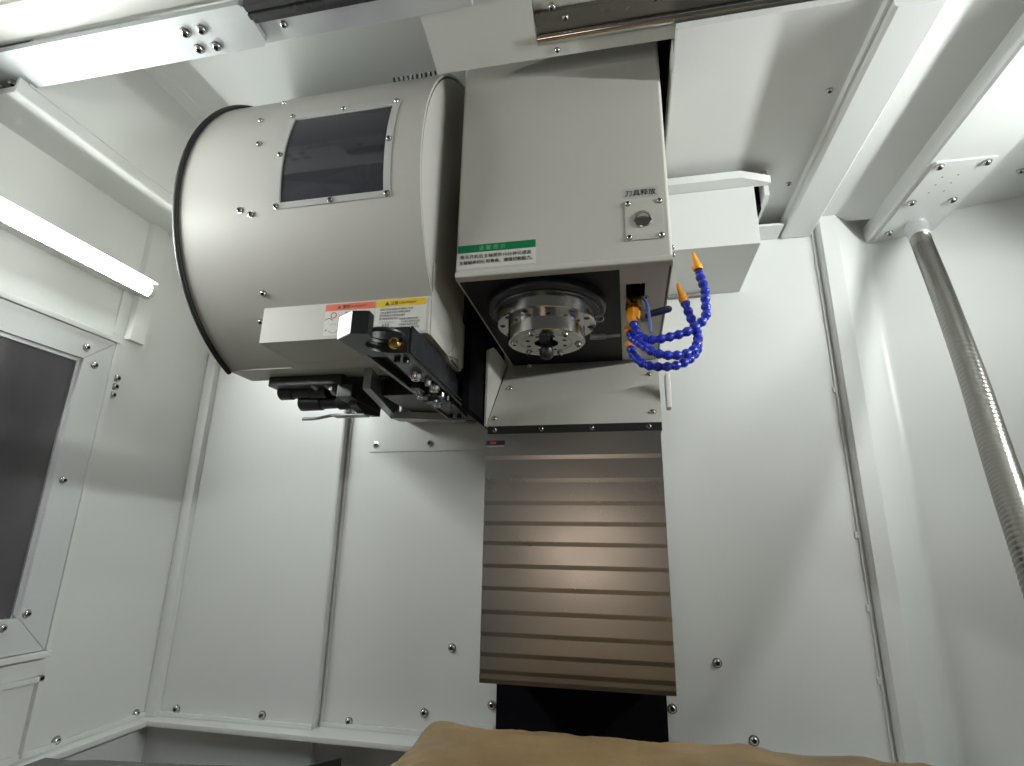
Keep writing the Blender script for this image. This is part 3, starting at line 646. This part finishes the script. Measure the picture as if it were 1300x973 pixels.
coolant_hose('blue segmented coolant hose curling up to the lower orange nozzle',
    [(0.017, 0.905, 0.350), (0.022, 0.892, 0.334), (0.032, 0.872, 0.318), (0.053, 0.86, 0.297), (0.081, 0.856, 0.289), (0.109, 0.86, 0.295), (0.122, 0.87, 0.316), (0.122, 0.88, 0.340), (0.116, 0.885, 0.364), (0.108, 0.885, 0.394)], None)
coolant_hose('lowest blue segmented coolant hose curving behind the other two',
    [(0.017, 0.915, 0.326), (0.021, 0.905, 0.309), (0.035, 0.892, 0.290), (0.055, 0.885, 0.281), (0.085, 0.885, 0.281), (0.108, 0.892, 0.292), (0.124, 0.905, 0.312), (0.130, 0.925, 0.335)], None)

# ================================================================ CABLE BOX behind the head, right
bx = thing('cable_box', 'white sheet metal cable box hanging under the roof behind the head', 'cable box', (0.2, 1.18, 0.588))
box('box_body', 0.100, 0.286, 1.06, 1.288, 0.588, 0.722, 'white', bx, 0.002)
prism('top_flange', [(0.100, 1.290), (0.100, 1.028), (0.255, 1.028), (0.318, 1.055), (0.318, 1.064), (0.286, 1.064), (0.286, 1.290)], 'z', 0.7225, 0.7395, 'white', bx, 0.002)
box('side_flange', 0.306, 0.316, 1.066, 1.285, 0.700, 0.7595, 'white', bx, 0.001)
box('gap_shade', 0.2875, 0.3055, 1.10, 1.285, 0.690, 0.7595, 'void', bx, 0)  # black block in the gap beside the box, its shade put into the colour
box('shadow_line', 0.095, 0.215, 1.276, 1.2885, 0.580, 0.5875, 'greyink', bx, 0.002)  # dark strip that draws the shadow gap under the box in colour
box('roof_flange', 0.317, 0.3855, 1.225, 1.288, 0.722, 0.728, 'white', bx, 0.001)

# ================================================================ BRAIDED CONDUIT
cd = thing('steel_conduit', 'braided steel conduit hanging from the roof plate', 'conduit', (0.672, 1.255, 0.7165))
path = catmull([(0.674, 1.262, 0.700), (0.664, 1.235, 0.640), (0.632, 1.15, 0.496), (0.583, 1.03, 0.295), (0.531, 0.92, 0.131), (0.484, 0.82, 0.005), (0.44, 0.72, -0.14), (0.40, 0.60, -0.34)], 60)
tube('braided_hose', path, lambda i: 0.0193 + (0.0008 if i % 3 == 1 else -0.0003), 'conduit', cd, 28)
d_ = (path[4] - path[0]).normalized()
lathe('collar', [(0.016, -0.020), (0.0240, -0.018), (0.0250, -0.010), (0.0236, -0.008), (0.0236, -0.004), (0.0228, -0.002), (0.0215, 0.024), (0.0188, 0.026)], path[0] + d_ * 0.006, d_, 'alu', cd, 36)

# ================================================================ DOOR WINDOW on the left wall
dw = thing('door_window', 'aluminium framed window with dark glass in the side wall', 'window', (XW, 0.7, -0.22))
fy1, fz0, fz1 = 0.957, -0.215, 0.418
def framebar(name, y0, y1, z0, z1, x1, m='alu', bev=0.002): return box(name, XW + 0.0005, XW + x1, y0, y1, z0, z1, m, dw, bev)
framebar('surround', 0.20, fy1 + 0.012, fz1 + 0.001, fz1 + 0.014, 0.016, 'white')
framebar('surround', fy1 + 0.001, fy1 + 0.014, fz0, fz1 + 0.0005, 0.016, 'white')
framebar('surround', 0.20, fy1 + 0.010, fz0 - 0.012, fz0 - 0.001, 0.022, 'white')
# mitred frame members
def member(poly): return prism('frame_member', poly, 'x', XW + 0.001, XW + 0.014, 'frame', dw, 0.002)
fi_y, fi_z1, fi_z0 = 0.893, 0.360, -0.150
member([(0.20, fz1 - 0.001), (fy1 - 0.001, fz1 - 0.001), (fi_y, fi_z1), (0.20, fi_z1)])
member([(fy1 - 0.0005, fz1 - 0.002), (fy1 - 0.0005, fz0 + 0.001), (fi_y, fi_z0), (fi_y, fi_z1 - 0.001)])
member([(0.20, fz0 + 0.001), (fy1 - 0.002, fz0 + 0.001), (fi_y - 0.001, fi_z0), (0.20, fi_z0)])
def bead(poly): return prism('glazing_bead', poly, 'x', XW + 0.0005, XW + 0.0075, 'alu', dw, 0.001)
bead([(0.20, fi_z1 - 0.0005), (fi_y - 0.0005, fi_z1 - 0.0005), (fi_y - 0.008, fi_z1 - 0.008), (0.20, fi_z1 - 0.008)])
bead([(fi_y - 0.0005, fi_z1 - 0.001), (fi_y - 0.0005, fi_z0 + 0.0005), (fi_y - 0.008, fi_z0 + 0.008), (fi_y - 0.008, fi_z1 - 0.0085)])
box('pane', XW + 0.0003, XW + 0.003, 0.20, fi_y - 0.0075, fi_z0, fi_z1 - 0.0075, 'glassdark', dw, 0)
for y, z in ((0.893, 0.384), (0.920, 0.353), (0.912, 0.106), (0.905, -0.144)): bolt((XW + 0.014, y, z), (1, 0, 0), dw, 0.0068)
prism('corner_clip', [(0.80, -0.150), (0.872, -0.150), (0.885, -0.172), (0.80, -0.178)], 'x', XW + 0.0145, XW + 0.022, 'frame', dw, 0.002)
bolt((XW + 0.022, 0.862, -0.163), (1, 0, 0), dw, 0.006)

# ================================================================ LED TUBE LIGHTS
def tube_light(label, side, x, y0, y1, z, hood, sill):
    t = thing('tube_light', label, 'tube light', (x, (y0 + y1) / 2, z), 'led work lights on the side walls')
    s = side
    prism('housing', [(x, z + 0.021), (x + s * hood, z + 0.021), (x + s * hood, z + 0.018), (x + s * 0.004, z + 0.017), (x + s * 0.004, z - 0.018), (x + s * sill, z - 0.018), (x + s * sill, z - 0.020), (x, z - 0.021)], 'y', y0, y1, 'white', t, 0.0005)
    c = (x + s * 0.019, z - 0.002); r = 0.0130
    poly = [(c[0] + s * r * math.cos(math.radians(a)), c[1] + r * math.sin(math.radians(a))) for a in range(0, 360, 18)]
    prism('diffuser', poly, 'y', y0 + 0.012, y1 - 0.012, 'glow' if s > 0 else 'glow_right', t, 0, True)
    for y in (y0, y1 - 0.0115):
        poly2 = [(c[0] + s * 0.0165 * math.cos(math.radians(a)), c[1] + 0.0165 * math.sin(math.radians(a))) for a in range(0, 360, 18)]
        prism('end_cap', poly2, 'y', y, y + 0.0115, 'sticker', t, 0.001, True)
    return t
tube_light('glowing white led tube on the wall above the window', 1, XW, 0.08, 1.010, 0.570, 0.038, 0.026)
tube_light('led tube on the wall opposite the window', -1, 1.00, 0.08, 0.920, 0.555, 0.046, 0.032)

# ================================================================ TABLE: kraft paper over the table, dark way covers
bm = bmesh.new(); nx, ny = 150, 110
import mathutils.noise as mn
g = []
for i in range(nx + 1):
    row = []
    for j in range(ny + 1):
        x = -0.375 + 0.875 * i / nx; y = 0.10 + 0.80 * j / ny
        p = Vector((x, y, 0))
        # rounded tray-like hump that falls away on the left and right
        zl = -0.249 - 0.35 * max(0, (-0.278 - x)) - 9.0 * max(0, (-0.280 - x)) ** 2 * 3
        zl += 0.004 * max(0, min(1, x / 0.2)) - 0.03 * max(0, x - 0.24) - 0.12 * max(0, x - 0.33)
        w = p + Vector((mn.noise(p * 7), mn.noise(p * 7 + Vector((5, 5, 5))), 0)) * 0.05
        n = mn.noise(p * 5.0) * 0.008
        n += (0.5 - abs(mn.noise(w * 8.0 + Vector((9, 2, 1))))) * 0.014 - 0.005 + (0.5 - abs(mn.noise(w * 19.0))) * 0.006 + mn.noise(p * 40) * 0.0008
        yy = y + (0.012 * mn.noise(Vector((x * 6, 0, 2))) if j == ny else 0) - (0.0 if x > -0.27 else 0)
        edge = max(0, (y - 0.845)) * 0.35
        row.append(bm.verts.new((x, yy, zl + n - edge)))
    g.append(row)
for i in range(nx):
    for j in range(ny): bm.faces.new((g[i][j], g[i + 1][j], g[i + 1][j + 1], g[i][j + 1]))
# hanging skirts
def skirt(vs, dx, dy):
    lo = [bm.verts.new(v.co + Vector((dx + random.uniform(-.004, .004), dy + random.uniform(-.004, .004), -0.30))) for v in vs]
    for k in range(len(vs) - 1): bm.faces.new((vs[k], vs[k + 1], lo[k + 1], lo[k]))
skirt(g[0], -0.05, 0); skirt(g[-1], 0.04, 0); skirt([r[-1] for r in g], 0, 0.03); skirt([r[0] for r in g], 0, -0.02)
kp = tag(from_bm('kraft_paper', bm, 'kraft', None, 0, True, 80), 'crumpled brown waxed kraft paper laid over the work table', 'paper')
tb = tag(box('work_table', -0.33, 0.45, 0.16, 0.86, -0.7195, -0.50, 'dkgrey', bevel=0.01), 'dark work table under the brown kraft paper', 'table')
wc = thing('saddle_cover', 'dark grey sliding way cover low beside the wall ledge', 'way cover', (-0.8, 0.9, -0.72))
prism('cover_plate', [(-1.090, 0.20), (-0.60, 0.20), (-0.60, 1.058), (-0.88, 1.012), (-0.985, 1.000), (-1.030, 0.985), (-1.090, 0.985)], 'z', -0.4185, -0.402, 'dkgrey', wc, 0.001)
box('cover_wall', -1.080, -0.62, 0.22, 0.975, -0.7195, -0.4190, 'dkgrey', wc, 0.002)
wc2 = tag(prism('table_guard', [(-0.62, -0.7195), (-0.532, -0.7195), (-0.532, -0.383), (-0.62, -0.4085)], 'y', 1.066, 1.071, 'rubber', None, 0.001), 'black wedge-shaped guard plate beside the brown paper', 'guard plate')
